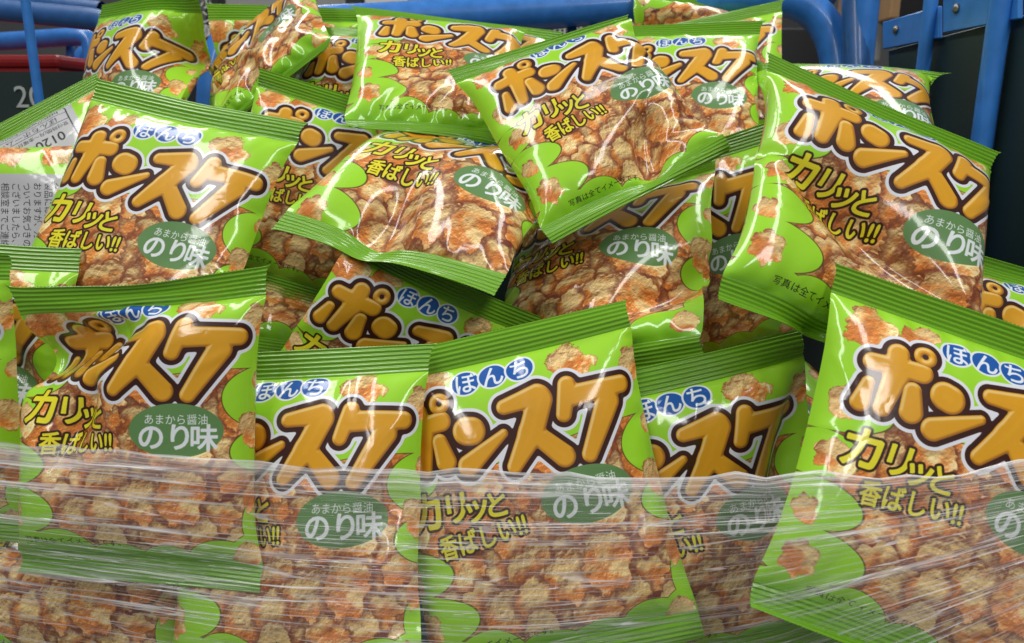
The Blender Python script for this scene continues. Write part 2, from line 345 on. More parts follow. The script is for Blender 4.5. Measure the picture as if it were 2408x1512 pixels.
def inflate(corners, fill, seed, sag, axis, dents=(), levels=((21, 27, 170), (41, 53, 110), (81, 105, 34))):
    """corners [B,4,3] TL TR BR BL seen from the printed face -> [B,2,rows,cols,3]"""
    nb = len(corners); P = None
    ax_d = axis / np.linalg.norm(axis); ax_x = np.array([1., 0, 0]); ax_y = np.cross(ax_d, ax_x)
    c = corners; pins = c.copy()
    w0 = np.maximum(.5 * (np.linalg.norm(c[:, 1] - c[:, 0], axis=1) + np.linalg.norm(c[:, 2] - c[:, 3], axis=1)), BAG_W * .97)
    h0 = np.maximum(.5 * (np.linalg.norm(c[:, 3] - c[:, 0], axis=1) + np.linalg.norm(c[:, 2] - c[:, 1], axis=1)) * 1.03, BAG_H * .97)
    for li, (nu, nv, iters) in enumerate(levels):
        u = np.linspace(0, 1, nu); v = np.linspace(0, 1, nv); U, V = np.meshgrid(u, v)
        if P is None:
            w = np.stack([(1 - U) * (1 - V), U * (1 - V), U * V, (1 - U) * V], -1)
            base = np.einsum('vuk,bkc->bvuc', w, c)
            P = np.stack([base, base], 1); n = normals(P[:, :1])
            prof = (np.clip(4 * U * (1 - U), 0, 1) * np.clip(4 * V * (1 - V), 0, 1)) ** .7 * .006
            P[:, 0] += n[:, 0] * prof[..., None]; P[:, 1] -= n[:, 0] * prof[..., None]
            for b in range(nb):
                r = np.random.default_rng(900 + seed[b])
                bumps = sum(r.normal() * np.cos(r.uniform(2, 9) * U * 3.1 + r.uniform(2, 9) * V * 3.1 + r.uniform(0, 6.3)) for _ in range(7))
                P[b] += n[b, 0] * (bumps * .0011)[..., None]
        else:
            def up(A, axx, m):
                k = A.shape[axx]; t = np.linspace(0, k - 1, m); i = np.minimum(t.astype(int), k - 2); f = t - i
                sh = [1] * A.ndim; sh[axx] = m; f = f.reshape(sh)
                g = lambda j: np.take(A, np.clip(j, 0, k - 1), axx)
                p0, p1, p2, p3 = g(i - 1), g(i), g(i + 1), g(i + 2)
                return p1 + .5 * f * (p2 - p0 + f * (2 * p0 - 5 * p1 + 4 * p2 - p3 + f * (3 * (p1 - p2) + p3 - p0)))
            P = up(up(P, 2, nv), 3, nu)
        P = P.astype(np.float32)
        Lu = (w0 / (nu - 1)).astype(np.float32)[:, None, None, None, None]; Lv = (h0 / (nv - 1)).astype(np.float32)[:, None, None, None, None]
        gather = np.ones((1, 1, nv, 1, 1), np.float32); gather[0, 0, np.where((V[:, 0] * BAG_H < SEAL) | ((1 - V[:, 0]) * BAG_H < SEAL))[0]] = .965
        Ld = np.sqrt(Lu ** 2 + Lv ** 2)
        sealed = (V * BAG_H < SEAL) | ((1 - V) * BAG_H < SEAL)
        srows = np.where(sealed[:, 0])[0]
        rng = np.random.default_rng(40 + li)
        grain = np.stack([np.stack([fbm(nv, nu, max(3., nu * .16), int(seed[b]) * 7 + s, 2) for s in (0, 1)]) for b in range(nb)])
        grain = (grain - .5) * 1.0 + 1
        body = (np.clip(U * (1 - U) * 12, 0, 1) * (~sealed)).astype(np.float32)
        want = fill[:, None, None]
        sgn = np.array([1, -1], np.float32)[None, :, None, None, None]
        for it in range(iters):
            n = normals(P)
            gap = ((P[:, 0] - P[:, 1]) * (n[:, 0] + n[:, 1]) * .5).sum(-1)           # how fat the bag is, here
            mean = (gap * body).sum((1, 2)) / body.sum()
            push = np.clip((fill - mean) * .10, -.0004, .0012)[:, None, None, None, None]
            P += n * sgn * (push * body[None, None, :, :, None] * grain[..., None]).astype(np.float32)
            bad = gap < .0012; fix = (np.clip(.0012 - gap, 0, .0006) * .5 * body)[..., None]
            P[:, 0] += n[:, 0] * fix; P[:, 1] -= n[:, 1] * fix
            for b, du_, dv_, ru_, rv_, rot_, amt in dents:         # knocks and folds in single bags
                if it > iters * .8: continue
                a_ = (U - du_) * math.cos(rot_) + (V - dv_) * math.sin(rot_); b_ = -(U - du_) * math.sin(rot_) + (V - dv_) * math.cos(rot_)
                P[b, 0] -= n[b, 0] * (amt * np.exp(-(a_ / ru_) ** 2 - (b_ / rv_) ** 2))[..., None].astype(np.float32)
            # keep out of the bag in front
            if it % 8 == 4 or it == iters - 1:
                K = .005; X = P @ ax_x; Yy = P @ ax_y; D = P @ ax_d
                gi = np.clip(((X + .7) / K).astype(int), 0, 279); gj = np.clip(((Yy - Yy.min()) / K).astype(int), 0, 279)
                occ = np.full((280, 280), -9., np.float32)
                for b in range(nb):
                    lim = occ[gj[b], gi[b]] + .0006
                    over_ = np.clip(lim - D[b], 0, .03) * (lim > -5)
                    P[b] += (over_ * (.5 if it < iters - 1 else .0))[..., None] * ax_d.astype(np.float32)
                    o2 = np.full((280, 280), -9., np.float32)
                    np.maximum.at(o2, (gj[b], gi[b]), D[b])
                    pins[b] += np.array([over_[:, r_, c_].mean() for r_, c_ in ((0, 0), (0, -1), (-1, -1), (-1, 0))])[:, None] * ax_d * .5
                    np.maximum(occ, o2, out=occ)
            pull(P, 3, 1, Lu * gather, 1., .55); pull(P, 2, 1, Lv, 1., .55); shear(P, Ld, 1.)
            if it % 2 == 0: pull(P, 3, 2, 2 * Lu, 0., .10); pull(P, 2, 2, 2 * Lv, 0., .10)
            m = .5 * (P[:, 0][:, srows] + P[:, 1][:, srows])
            for _ in range(3): m[:, :, 1:-1] = .25 * (m[:, :, :-2] + m[:, :, 2:]) + .5 * m[:, :, 1:-1]
            P[:, 0, srows] = m; P[:, 1, srows] = m
            for cc in (0, -1):
                e = .5 * (P[:, 0, :, cc] + P[:, 1, :, cc]); P[:, 0, :, cc] = e; P[:, 1, :, cc] = e
            for r_, sg_ in ((0, 0), (-1, 1)):                      # the crimped ends stay nearly straight
                tgt = pins[:, 3 * sg_] * .5 + pins[:, 1 + sg_] * .5; dirv = c[:, 0] - c[:, 3]; dirv = dirv / np.linalg.norm(dirv, axis=1, keepdims=True)
                tgt = tgt + dirv * sag[:, sg_][:, None]; mid = nu // 2; w_ = np.exp(-((u - .5) / .16) ** 2)[None, :, None] * .35
                dlt = (tgt - P[:, 0, r_, mid])[:, None, :] * w_
                for sd in (0, 1):
                    P[:, sd, r_] += dlt; P[:, sd, r_ + (1 if r_ == 0 else -1)] += dlt
            for k, (r_, c_) in enumerate(((0, 0), (0, -1), (-1, -1), (-1, 0))):
                P[:, :, r_, c_] = pins[:, None, k]
    Q = P.copy()                                                    # calm the film, keep its folds
    for _ in range(5):
        Q[:, :, 1:-1, 1:-1] = .5 * Q[:, :, 1:-1, 1:-1] + .125 * (Q[:, :, :-2, 1:-1] + Q[:, :, 2:, 1:-1] + Q[:, :, 1:-1, :-2] + Q[:, :, 1:-1, 2:])
    w_ = np.clip(np.minimum(np.minimum(U, 1 - U) * 14, (np.minimum(V, 1 - V) * BAG_H - SEAL) / .012), 0, 1)[None, None, :, :, None].astype(np.float32)
    P = P * (1 - w_) + Q * w_
    d_ = np.minimum(V, 1 - V) * BAG_H - SEAL                        # puckers running out from the crimps, and straight creases
    env = (np.exp(-np.maximum(d_, 0) / .013) * (d_ > 0)).astype(np.float32)
    n = normals(P); x_, y_ = U * BAG_W, V * BAG_H
    for b in range(nb):
        r = np.random.default_rng(5000 + int(seed[b]))
        for sd in (0, 1):
            pk = np.interp(np.arange(nu), np.linspace(0, nu - 1, nu // 3), r.normal(size=nu // 3))[None] * env
            pk = blur(pk.astype(np.float32), 1) * .0011
            for k in range(9):
                if k < 5: ex_, ey_ = r.uniform(.06, .94) * BAG_W, (SEAL + .002) if r.random() < .5 else BAG_H - SEAL - .002
                else: ex_, ey_ = (.004 if r.random() < .5 else BAG_W - .004), r.uniform(.15, .85) * BAG_H
                tx_, ty_ = r.uniform(.2, .8) * BAG_W, r.uniform(.25, .75) * BAG_H
                dx_, dy_ = tx_ - ex_, ty_ - ey_; L_ = math.hypot(dx_, dy_); dx_ /= L_; dy_ /= L_; L_ = r.uniform(.018, .055)
                t_ = ((x_ - ex_) * dx_ + (y_ - ey_) * dy_) / L_; c_ = (-(x_ - ex_) * dy_ + (y_ - ey_) * dx_) / (.0016 + .002 * np.clip(t_, 0, 1))
                pk = pk + r.choice([-1, 1]) * r.uniform(.0003, .0008) * np.exp(-c_ * c_) * np.clip(t_ * 6, 0, 1) * np.clip(1.2 - t_, 0, 1)
            P[b, sd] += n[b, sd] * (pk * body * (1 if sd == 0 else -1))[..., None]
    return P
# ------------------------------------------------------------------ roll cage round the heap, and the shop behind it
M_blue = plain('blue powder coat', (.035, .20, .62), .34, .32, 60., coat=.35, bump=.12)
M_blue_shaded = plain('shaded blue powder coat', (.022, .10, .30), .36, .35, 60., coat=.35, bump=.12)  # the same blue coat, with the shade on these tubes put into its colour
M_board = plain('dark green plastic board', (.012, .028, .026), .45, .25, 12.)
M_steel = plain('zinc bolt', (.35, .33, .30), .4, .2, 200., 1.)
M_red = plain('red plastic', (.36, .018, .020), .4, .12, 20.)
M_grey = plain('grey partition', (.34, .34, .33), .7, .06, 4.)
M_black = plain('black laminate', (.012, .013, .016), .5, .2, 6.)
M_white = plain('white paper', (.72, .72, .70), .7, .05, 50.)
M_ink = plain('black ink', (.02, .02, .022), .7, .1, 50.)
M_tan = plain('brown cardboard', (.42, .25, .12), .8, .15, 25.)
M_brown = plain('brown printed packet', (.22, .06, .03), .35, .5, 30.)
M_floor = plain('shop floor', (.22, .21, .20), .4, .1, 3.)
M_chalk = plain('white stencil paint', (.42, .45, .44), .6, .2, 90.)
fl = box('floor', (-6, -4, -.02), (6, 7, 0.), M_floor); fl['kind'] = 'structure'
w = box('back_wall', (-6, 5., 0), (6, 5.1, 3.2), plain('shop wall', (.20, .20, .20), .8, .1, 2.)); w['kind'] = 'structure'
cage = tag(empty('roll_cage', (0, .75, .1)), 'blue steel roll cage with dark green side board that holds the snack bags', 'roll cage')
def keep(o, root):
    """hang a world-placed mesh under its thing"""
    o.parent = root; o.matrix_parent_inverse = root.matrix_world.inverted(); return o
bpy.context.view_layer.update()
hoop = [at(x, y, .90) for x, y in ((500, 560), (500, 300), (504, 190), (516, 122), (548, 84), (600, 66), (700, 56), (1000, 42), (1300, 24), (1600, 6), (1790, -8), (1870, 0), (1925, 34), (1958, 90), (1972, 160), (1978, 300), (1980, 560))]
keep(tube('back_hoop', hoop, .0185, M_blue, None, 20, 2), cage)
keep(tube('cross_rail', [at(1090, 64, .93), at(1400, 34, .93), at(1960, -16, .93)], .012, M_blue_shaded), cage)
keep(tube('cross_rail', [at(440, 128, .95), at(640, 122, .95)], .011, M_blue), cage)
keep(tube('cross_rail', [at(500, 330, .92), at(1980, 330, .92)], .010, M_blue_shaded), cage)
for px in (1180, 1345, 1400, 1590, 1660, 760, 920): keep(tube('back_bar', [at(px, 20, .915), at(px + 3, 560, .915)], .0055, M_blue_shaded), cage)
# right side frame: runs from the back corner towards the viewer
X1 = .375
def side(px, py):
    d = X1 * 1890 / (px - 1204); return at(px, py, d)
for px, y0, y1, r, nm in ((2045, -60, 620, .013, 'corner_post'), (2199, -80, 640, .0062, 'side_bar'), (2383, -200, 1100, .0085, 'front_post')):
    a = side(px, y0); b = a.copy(); b[2] = side(px, y1)[2]; keep(tube(nm, [a, b], r, M_blue, None, 18), cage)
keep(tube('corner_post', [at(2010, -60, .86), at(2022, 560, .86)], .014, M_blue_shaded, None, 18), cage)
def side_plate(name, pxa, ya0, ya1, pxb, yb0, yb1, x, th, mat):
    a0, a1, b0, b1 = (np.array(side(p, q)) for p, q in ((pxa, ya0), (pxa, ya1), (pxb, yb0), (pxb, yb1)))
    V = []
    for q in (a0, a1, b1, b0):
        V.append((x, q[1], q[2])); V.append((x + th, q[1], q[2]))
    F = [(0, 2, 4, 6), (7, 5, 3, 1), (0, 1, 3, 2), (2, 3, 5, 4), (4, 5, 7, 6), (6, 7, 1, 0)]
    bm = bmesh.new(); vs = [bm.verts.new(v) for v in V]; [bm.faces.new([vs[i] for i in f]) for f in F]
    bmesh.ops.recalc_face_normals(bm, faces=bm.faces); bmesh.ops.bevel(bm, geom=bm.edges[:], offset=.0008, segments=1, affect='EDGES')
    return keep(from_bm(name, bm, mat), cage)
side_plate('top_plate', 2066, 52, 116, 2196, 14, 90, X1 + .004, .004, M_blue)
side_plate('top_plate', 2206, -2, 78, 2382, -78, 44, X1 + .004, .004, M_blue)
side_plate('side_board', 2066, 118, 760, 2396, 30, 1300, X1 + .010, .005, M_board)
for px, py in ((2099, 70), (2357, 2), (2240, 20)):
    p = side(px, py); bm = bmesh.new(); bmesh.ops.create_uvsphere(bm, u_segments=14, v_segments=8, radius=.0042)
    for v in bm.verts: v.co.x *= .6; v.co += Vector((X1 + .003, p[1], p[2]))
    keep(from_bm('bolt', bm, M_steel, None, True), cage)
base = box('base_board', (-.46, .30, .86), (.38, 1.0, .875), M_board); keep(base, cage)
bb = box('gap_backing', (-.40, .915, .87), (.38, .922, 1.16), M_board); keep(bb, cage)  # added dark backing, keeps the gaps between the bags from showing light
# the neighbour cage on the left
cage2 = tag(empty('roll_cage', (-.75, 1.1, .1)), 'second blue roll cage at the upper left with a numbered dark board', 'roll cage'); bpy.context.view_layer.update()
K2 = lambda o: keep(o, cage2)
K2(tube('top_rail', [at(-260, 0, 1.00), at(130, 36, .99), at(228, 46, .985), at(262, 58, .98), at(268, 100, .98), at(270, 300, .98)], .0135, M_blue_shaded, None, 18, 2))
K2(tube('top_rail', [at(-260, -36, 1.05), at(0, -4, 1.05), at(240, 26, 1.04)], .012, M_blue_shaded, None, 18))
K2(tube('cross_rail', [at(-260, 106, 1.16), at(0, 99, 1.15), at(170, 86, 1.14), at(206, 88, 1.14), at(218, 112, 1.14), at(222, 300, 1.14)], .0125, M_blue, None, 18, 2))
K2(tube('corner_hoop', [at(178, 300, 1.2), at(182, 165, 1.2), at(196, 128, 1.2), at(222, 112, 1.2), at(300, 108, 1.2), at(480, 104, 1.2)], .0125, M_blue, None, 18, 2))
a = at(57, -20, .80); b = at(108, 250, .80); K2(tube('side_bar', [a, (a[0], a[1], b[2] - .1)], .0046, M_blue))
K2(tube('side_bar', [at(164, 90, 1.16), at(170, 320, 1.16)], .0055, M_blue))
brd = at(-300, 158, .96); brd2 = at(222, 168, .96)
K2(box('number_board', (brd[0], brd[1] - .0, brd2[2] - .30), (brd2[0], brd[1] + .006, brd2[2]), M_board))
def lettering(name, body, loc, size, mat, root, ext=.0004, rx=90):
    cu = bpy.data.curves.new(name, 'FONT'); cu.body = body; cu.size = size; cu.extrude = ext
    o = bpy.data.objects.new(name, cu); C.objects.link(o); me = bpy.data.meshes.new_from_object(o.evaluated_get(bpy.context.evaluated_depsgraph_get()))
    bpy.data.objects.remove(o); me.materials.clear(); me.materials.append(mat); o = bpy.data.objects.new(name, me); C.objects.link(o)
    o.location = loc; o.rotation_euler = (math.radians(rx), 0, 0); bpy.context.view_layer.update(); return keep(o, root)
p = at(14, 252, .952); lettering('stencil_number', '20', (p[0], brd[1] - .0012, p[2]), .036, M_chalk, cage2)
cr = tag(empty('plastic_crate', at(40, 150, 1.02)), 'red plastic crate standing behind the numbered dark board', 'crate'); bpy.context.view_layer.update()
q = at(-200, 128, 1.04); q2 = at(138, 128, 1.04)
keep(box('rim', (q[0], q[1], q[2] - .016), (q2[0], q[1] + .20, q[2]), M_red, None, .006), cr)
keep(box('crate_wall', (q[0] + .006, q[1] + .006, q[2] - .16), (q2[0] - .006, q[1] + .19, q[2] - .016), M_red, None, .002), cr)
# shop fittings further back
def slab(name, label, cat, px0, py0, px1, py1, depth, thick, mat, bev=.004, kind=None):
    a, b = at(px0, py0, depth), at(px1, py1, depth)
    o = box(name, (a[0], a[1], min(a[2], b[2])), (b[0], a[1] + thick, max(a[2], b[2])), mat, None, bev)
    return tag(o, label, cat, None, kind)
slab('partition_panel', 'pale grey partition panel standing behind the cage at the top left', 'partition', 486, -160, 1010, 62, 2.4, .05, M_grey)
slab('display_case', 'black display case below the grey partition panel', 'display case', 300, 64, 1240, 360, 2.38, .4, M_black)
pil = slab('sign_pillar', 'narrow black pillar with white characters between two bags at the top', 'pillar', 466, -150, 500, 110, 1.9, .06, M_black)
pp = at(470, 40, 1.9)
for k, ch in enumerate(('ポ', 'ン', '菓')):
    z = at(470, 18 + k * 34, 1.895); lettering('sign_character', ch, (z[0], pp[1] - .002, z[2]), .034, M_white, pil)
post = slab('shelf_upright', 'black shelf upright rising behind the bags at the top left', 'shelf upright', 806, -120, 846, 40, 2.2, .05, M_black)
lb = tag(empty('price_card', at(900, 10, 2.1)), 'white price card with a pink block, hung behind the top left bags', 'price card'); bpy.context.view_layer.update()
a, b2 = at(858, -14, 2.1), at(958, 30, 2.1); keep(box('card', (a[0], a[1], b2[2]), (b2[0], a[1] + .004, a[2]), M_white), lb)
a, b2 = at(908, 6, 2.1), at(944, 28, 2.1); keep(box('price_block', (a[0], a[1] - .002, b2[2]), (b2[0], a[1] - .0005, a[2]), M_red), lb)
for k, (x0, x1) in enumerate(((1190, 1330), (1352, 1392), (1412, 1580), (1600, 1650))):
    nb = tag(empty('notice_sheet', at(x0, 60, 1.5)), ('pale printed sheet behind the top middle bag', 'narrow printed sheet behind the top seal of the tilted bag', 'wide printed sheet beside the peak of the tilted top bag', 'small printed sheet under the upside down bag')[k], 'notice', 'printed sheets behind the cage'); bpy.context.view_layer.update()
    a, b2 = at(x0, 52, 1.5), at(x1, 140, 1.5); keep(box('sheet', (a[0], a[1], b2[2]), (b2[0], a[1] + .003, a[2]), M_white), nb)
    rr = random.Random(k)
    for j in range(5):
        yy = 60 + j * 9; xx = x0 + 6; m = bmesh.new()
        while xx < x1 - 8:
            wd = rr.uniform(5, 16); a, b2 = at(xx, yy, 1.5), at(min(xx + wd, x1 - 4), yy + 5, 1.5); bm_box(m, (a[0], a[1] - .0012, b2[2]), (b2[0], a[1] - .0004, a[2])); xx += wd + rr.uniform(2, 5)
        keep(from_bm('print_line', m, M_ink), nb)
slab('dark_shelving', 'dark shelving far behind the cage in the middle', 'shelving', 1010, -200, 1960, 400, 3.2, .4, plain('dark shelving', (.045, .045, .05), .6, .4, 3.))
slab('carton', 'tan cardboard carton seen between the blue posts at the top right', 'carton', 2106, -90, 2200, 40, 1.7, .3, M_tan)
slab('grey_column', 'pale grey column beside the tan carton at the top right', 'column', 2052, -120, 2098, 140, 1.75, .1, M_grey)
slab('dark_cabinet', 'dark cabinet seen through the rounded corner of the cage', 'cabinet', 1830, 66, 2060, 330, 2.0, .4, M_black)
sh = tag(empty('goods_shelf', at(2430, 500, 1.1)), 'dark shelf of brown packets at the right edge behind the blue post', 'shelf'); bpy.context.view_layer.update()
a, b2 = at(2380, 330, 1.15), at(2700, 1000, 1.15); keep(box('shelf_frame', (a[0], a[1] + .02, b2[2]), (b2[0], a[1] + .4, a[2] + .4), M_black), sh)
for y0, y1 in ((478, 500), (632, 650)): a, b2 = at(2380, y0, 1.13), at(2700, y1, 1.13); keep(box('shelf_edge', (a[0], a[1], b2[2]), (b2[0], a[1] + .03, a[2]), M_tan), sh)
slab('brown_packet', 'brown printed packet on the dark shelf at the right edge', 'packet', 2388, 200, 2560, 420, 1.1, .05, M_brown, .01)
# ------------------------------------------------------------------ the heap of bags, nearest first: label, corners (mm) TL TR BR BL, print side, fatness
img_front = to_image('snack_print_front', front_print()); img_back = to_image('snack_print_back', back_print())
M_front, M_back = film_mat('printed film front', img_front), film_mat('printed film back', img_back)
M_seal = film_mat('crimped green film', None, (.165, .40, .014))
BAGS = [
    ('puffy bag at the lower left, creased across its big logo, lower half under the wrap', [(-284,441,1212),(-131,433,1225),(-140,397,1045),(-282,409,1051)], 'front', 21.6, 0, (-6, 0)),
    ('large bag at the lower right with dented upper corners, cut off by the picture edge', [(168,415,1229),(315,395,1180),(251,323,1024),(116,343,1072)], 'front', 21.6, 1, (0, 0)),
    ('bag showing only its right flank at the far left, beside the creased bag', [(-437,457,1233),(-292,461,1225),(-296,456,1042),(-453,454,1055)], 'front', 19.8, 2, (0, 0)),
    ('upright bag standing between the creased bag and the middle front bag, logo start hidden', [(-205,463,1163),(-42,445,1177),(-51,375,1001),(-192,392,982)], 'front', 19.8, 3, (0, 0)),
    ('middle front bag with its top seal sloping up to the right, half under the wrap', [(-89,454,1163),(68,464,1198),(110,400,1015),(-42,390,980)], 'front', 21.6, 4, (0, 0)),
    ('bag at the left edge with only its top seal corner above the creased front bag', [(-430,505,1232),(-280,521,1220),(-298,490,1038),(-448,477,1061)], 'front', 19.8, 5, (0, 0)),
    ('bag squeezed between the middle front bag and the large right one', [(17,455,1144),(176,472,1177),(216,444,986),(57,427,953)], 'front', 19.8, 6, (0, 0)),
    ('bag buried under the wrap at the bottom, below the two right front bags', [(97,453,1000),(264,440,995),(254,399,801),(95,411,803)], 'front', 19.8, 7, (0, 0)),
    ('bag buried under the wrap at the bottom left, below the creased bag', [(-360,484,1153),(-194,469,1150),(-201,427,954),(-363,440,955)], 'front', 19.8, 8, (0, 0)),
    ('bag buried under the wrap at the bottom, between the creased bag and the upright one', [(-236,460,1037),(-79,441,1033),(-87,398,852),(-237,415,849)], 'front', 19.8, 9, (0, 0)),
    ('large tilted bag in the upper left, whole logo sloping down, above the creased bag', [(-304,612,1331),(-141,578,1299),(-197,487,1137),(-349,518,1157)], 'front', 22.5, 10, (-3, 0)),
    ('large tilted bag in the upper right beside the dark green cage side', [(157,525,1343),(307,514,1281),(246,398,1159),(107,407,1210)], 'front', 22.5, 11, (-3, 0)),
    ('bag lying tilted on top of the heap, top seal rising right, pointed lower corner', [(-51,637,1337),(91,665,1381),(146,555,1280),(27,523,1222)], 'front', 21.6, 12, (0, 0)),
    ('bag lying back at the top middle with its small black print line showing', [(-150,773,1402),(23,787,1382),(-1,648,1283),(-121,632,1296)], 'front', 19.8, 13, (0, 0)),
    ('bag in the middle left whose top is hidden under the seal of the bag above', [(-82,674,1338),(78,617,1292),(-11,470,1198),(-158,524,1231)], 'front', 18, 14, (0, 0)),
    ('bag in the centre whose logo shows above the seals of the front row', [(-101,499,1230),(22,549,1167),(-83,575,1008),(-206,530,1093)], 'front', 20.7, 15, (0, 0)),
    ('bag in the middle right with its logo in shade under the tilted top bag', [(4,674,1223),(156,616,1276),(119,455,1164),(-21,515,1120)], 'front', 20.7, 16, (0, 0)),
    ('bag peeping out between the shaded middle bag and the large upper right bag', [(48,615,1253),(194,630,1300),(244,646,1117),(92,634,1079)], 'front', 18.9, 17, (0, 0)),
    ('dark bag deep in the gap left of the large lower right bag', [(82,523,1167),(236,495,1182),(269,522,998),(92,548,979)], 'front', 18.9, 27, (0, 0)),
    ('bag lying on its side at the left, grey printed back with columns of small text', [(-301,668,1288),(-297,621,1140),(-478,607,1150),(-485,650,1280)], 'back', 19.8, 18, (0, 0)),
    ('upside down bag at the left, grey back with a boxed phone number', [(-266,668,1205),(-390,620,1137),(-499,695,1266),(-367,746,1343)], 'back', 19.8, 19, (0, 0)),
    ('bag behind the large upper left bag, logo cut off, ovals at its right', [(-213,708,1344),(-67,714,1300),(-117,663,1133),(-259,657,1178)], 'front', 19.8, 20, (0, 0)),
    ('shaded bag in the gap below the large upper left bag', [(-268,711,1298),(-105,701,1277),(-140,608,1105),(-297,620,1133)], 'front', 18.9, 21, (0, 0)),
    ('bag at the top right with a straight level top seal, behind the tilted top bag', [(81,825,1388),(239,797,1392),(205,686,1261),(80,713,1251)], 'front', 19.8, 22, (0, 0)),
    ('bag lying steeply turned at the top left, lower seal facing down right', [(-310,865,1350),(-197,859,1444),(-158,713,1359),(-254,726,1294)], 'front', 20.7, 23, (0, 0)),
    ('bag lying back at the far upper right, against the dark green cage side', [(208,712,1378),(357,681,1338),(310,553,1259),(179,575,1261)], 'front', 20.7, 24, (0, 0)),
    ('bag turned aside at the top left corner, slanted logo, beside the blue tubes', [(-413,863,1414),(-288,786,1422),(-306,719,1262),(-436,793,1246)], 'front', 19.8, 25, (0, 0)),
    ('bag with light top seal behind the top middle bag, only logo start showing', [(-192,769,1400),(-41,790,1380),(-55,725,1213),(-199,703,1230)], 'front', 18.9, 26, (0, 0)),
    ('bag at the right edge with its seal showing beside the blue post', [(280,520,1223),(408,504,1187),(373,433,1063),(243,445,1080)], 'front', 19.8, 28, (0, 0)),
    ('bag at the top right with a seal rising to the right, behind the level seal', [(138,933,1395),(283,888,1423),(259,776,1275),(135,825,1260)], 'front', 19.8, 29, (0, 0)),
    ('bag of which only a strip of seal shows behind the top middle bag', [(-124,822,1403),(52,832,1385),(42,691,1260),(-114,679,1267)], 'front', 18.9, 30, (0, 0)),
    ('bag with dark shaded top seal at the top left, behind the light seal', [(-309,861,1416),(-156,889,1413),(-150,811,1244),(-296,784,1250)], 'front', 18.9, 31, (0, 0)),
    ('upside down bag peeping over the rising seal at the top right', [(281,842,1281),(116,815,1282),(136,936,1454),(278,952,1413)], 'front', 18.9, 32, (0, 0)),
]

SHIFT = {0: (0.02, -0.02), 1: (0.085, 0.035), 2: (0.0, 0.02), 3: (0.02, 0), 4: (0.005, 0.01), 10: (0.02, 0.06), 11: (0.09, 0.02), 12: (0.095, 0.03), 13: (0.11, 0), 14: (0.08, 0.11), 16: (0, -0.03), 17: (0, -0.03), 21: (0.06, 0), 23: (0.05, 0.08), 25: (0.11, 0.17), 26: (-0.02, 0.07)}      # where the print sits on each bag
DENTS = [(0, 0.02, 0.27, 0.34, 0.05, -0.25, 0.0007), (0, 0.3, 0.47, 0.1, 0.02, -1.1, 0.0005), (5, 0.5, 0.3, 0.3, 0.04, 0.5, 0.0005), (6, 0.85, 0.42, 0.04, 0.2, 0.4, 0.0002), (11, 0.5, 0.62, 0.3, 0.03, 0.35, 0.0006), (14, 0.42, 0.93, 0.05, 0.14, 0.1, 0.0009), (16, 0.9, 0.6, 0.18, 0.04, -0.6, 0.0007), (12, 0.62, 0.88, 0.03, 0.16, 0.5, 0.0008)]
corners = np.array([b[1] for b in BAGS], float) / 1000.
P = inflate(corners, np.array([b[3] for b in BAGS]) / 1000., [b[4] for b in BAGS], np.array([b[5] for b in BAGS], float) / 1000., FWD, DENTS)
NB_, _, NV, NU, _ = P.shape
r0 = int(math.floor(SEAL / BAG_H * (NV - 1))); r1 = NV - 1 - r0
def grid_faces(nv, nu, flip=False, off=0):
    i = (np.arange(nv - 1)[:, None] * nu + np.arange(nu - 1)[None]).ravel() + off
    f = np.stack([i, i + nu, i + nu + 1, i + 1], 1); return f[:, ::-1] if flip else f
def seal_mesh(rows, top):
    """crimped strip: ridges along its length, pinked outer edge"""
    k, nu, _ = rows.shape; nr, nc = 43, 141
    def rs(A, ax, m):
        t = np.linspace(0, A.shape[ax] - 1, m); i = np.minimum(t.astype(int), A.shape[ax] - 2); f = (t - i).reshape([-1 if a == ax else 1 for a in range(3)])
        return np.take(A, i, ax) * (1 - f) + np.take(A, i + 1, ax) * f
    G = rs(rs(rows, 0, nr), 1, nc)
    du = np.gradient(G, axis=1); dv = np.gradient(G, axis=0); n = np.cross(dv, du); n /= np.linalg.norm(n, axis=-1, keepdims=True) + 1e-12
    t = np.linspace(0, 1, nr)[:, None]; ph = t if top else 1 - t
    G = G + n * (.0005 * np.sin(ph * 2 * math.pi * 6.5) * np.clip((1 - ph) * 8, 0, 1) * np.clip(ph * 14, 0, 1))[..., None]
    e = 0 if top else -1; ed = G[1] - G[0] if top else G[-1] - G[-2]; ed /= np.linalg.norm(ed, axis=-1, keepdims=True) + 1e-12
    G[e] += ed * (.0011 * (np.arange(nc) % 2))[:, None] * (1 if top else -1)
    uv = np.stack(np.meshgrid(np.linspace(0, 1, nc), np.linspace(1, .92, nr) if top else np.linspace(.08, 0, nr)), -1)
    return G.reshape(-1, 3), grid_faces(nr, nc), uv.reshape(-1, 2)
uu, vv = np.meshgrid(np.linspace(0, 1, NU), np.linspace(1, 0, NV))
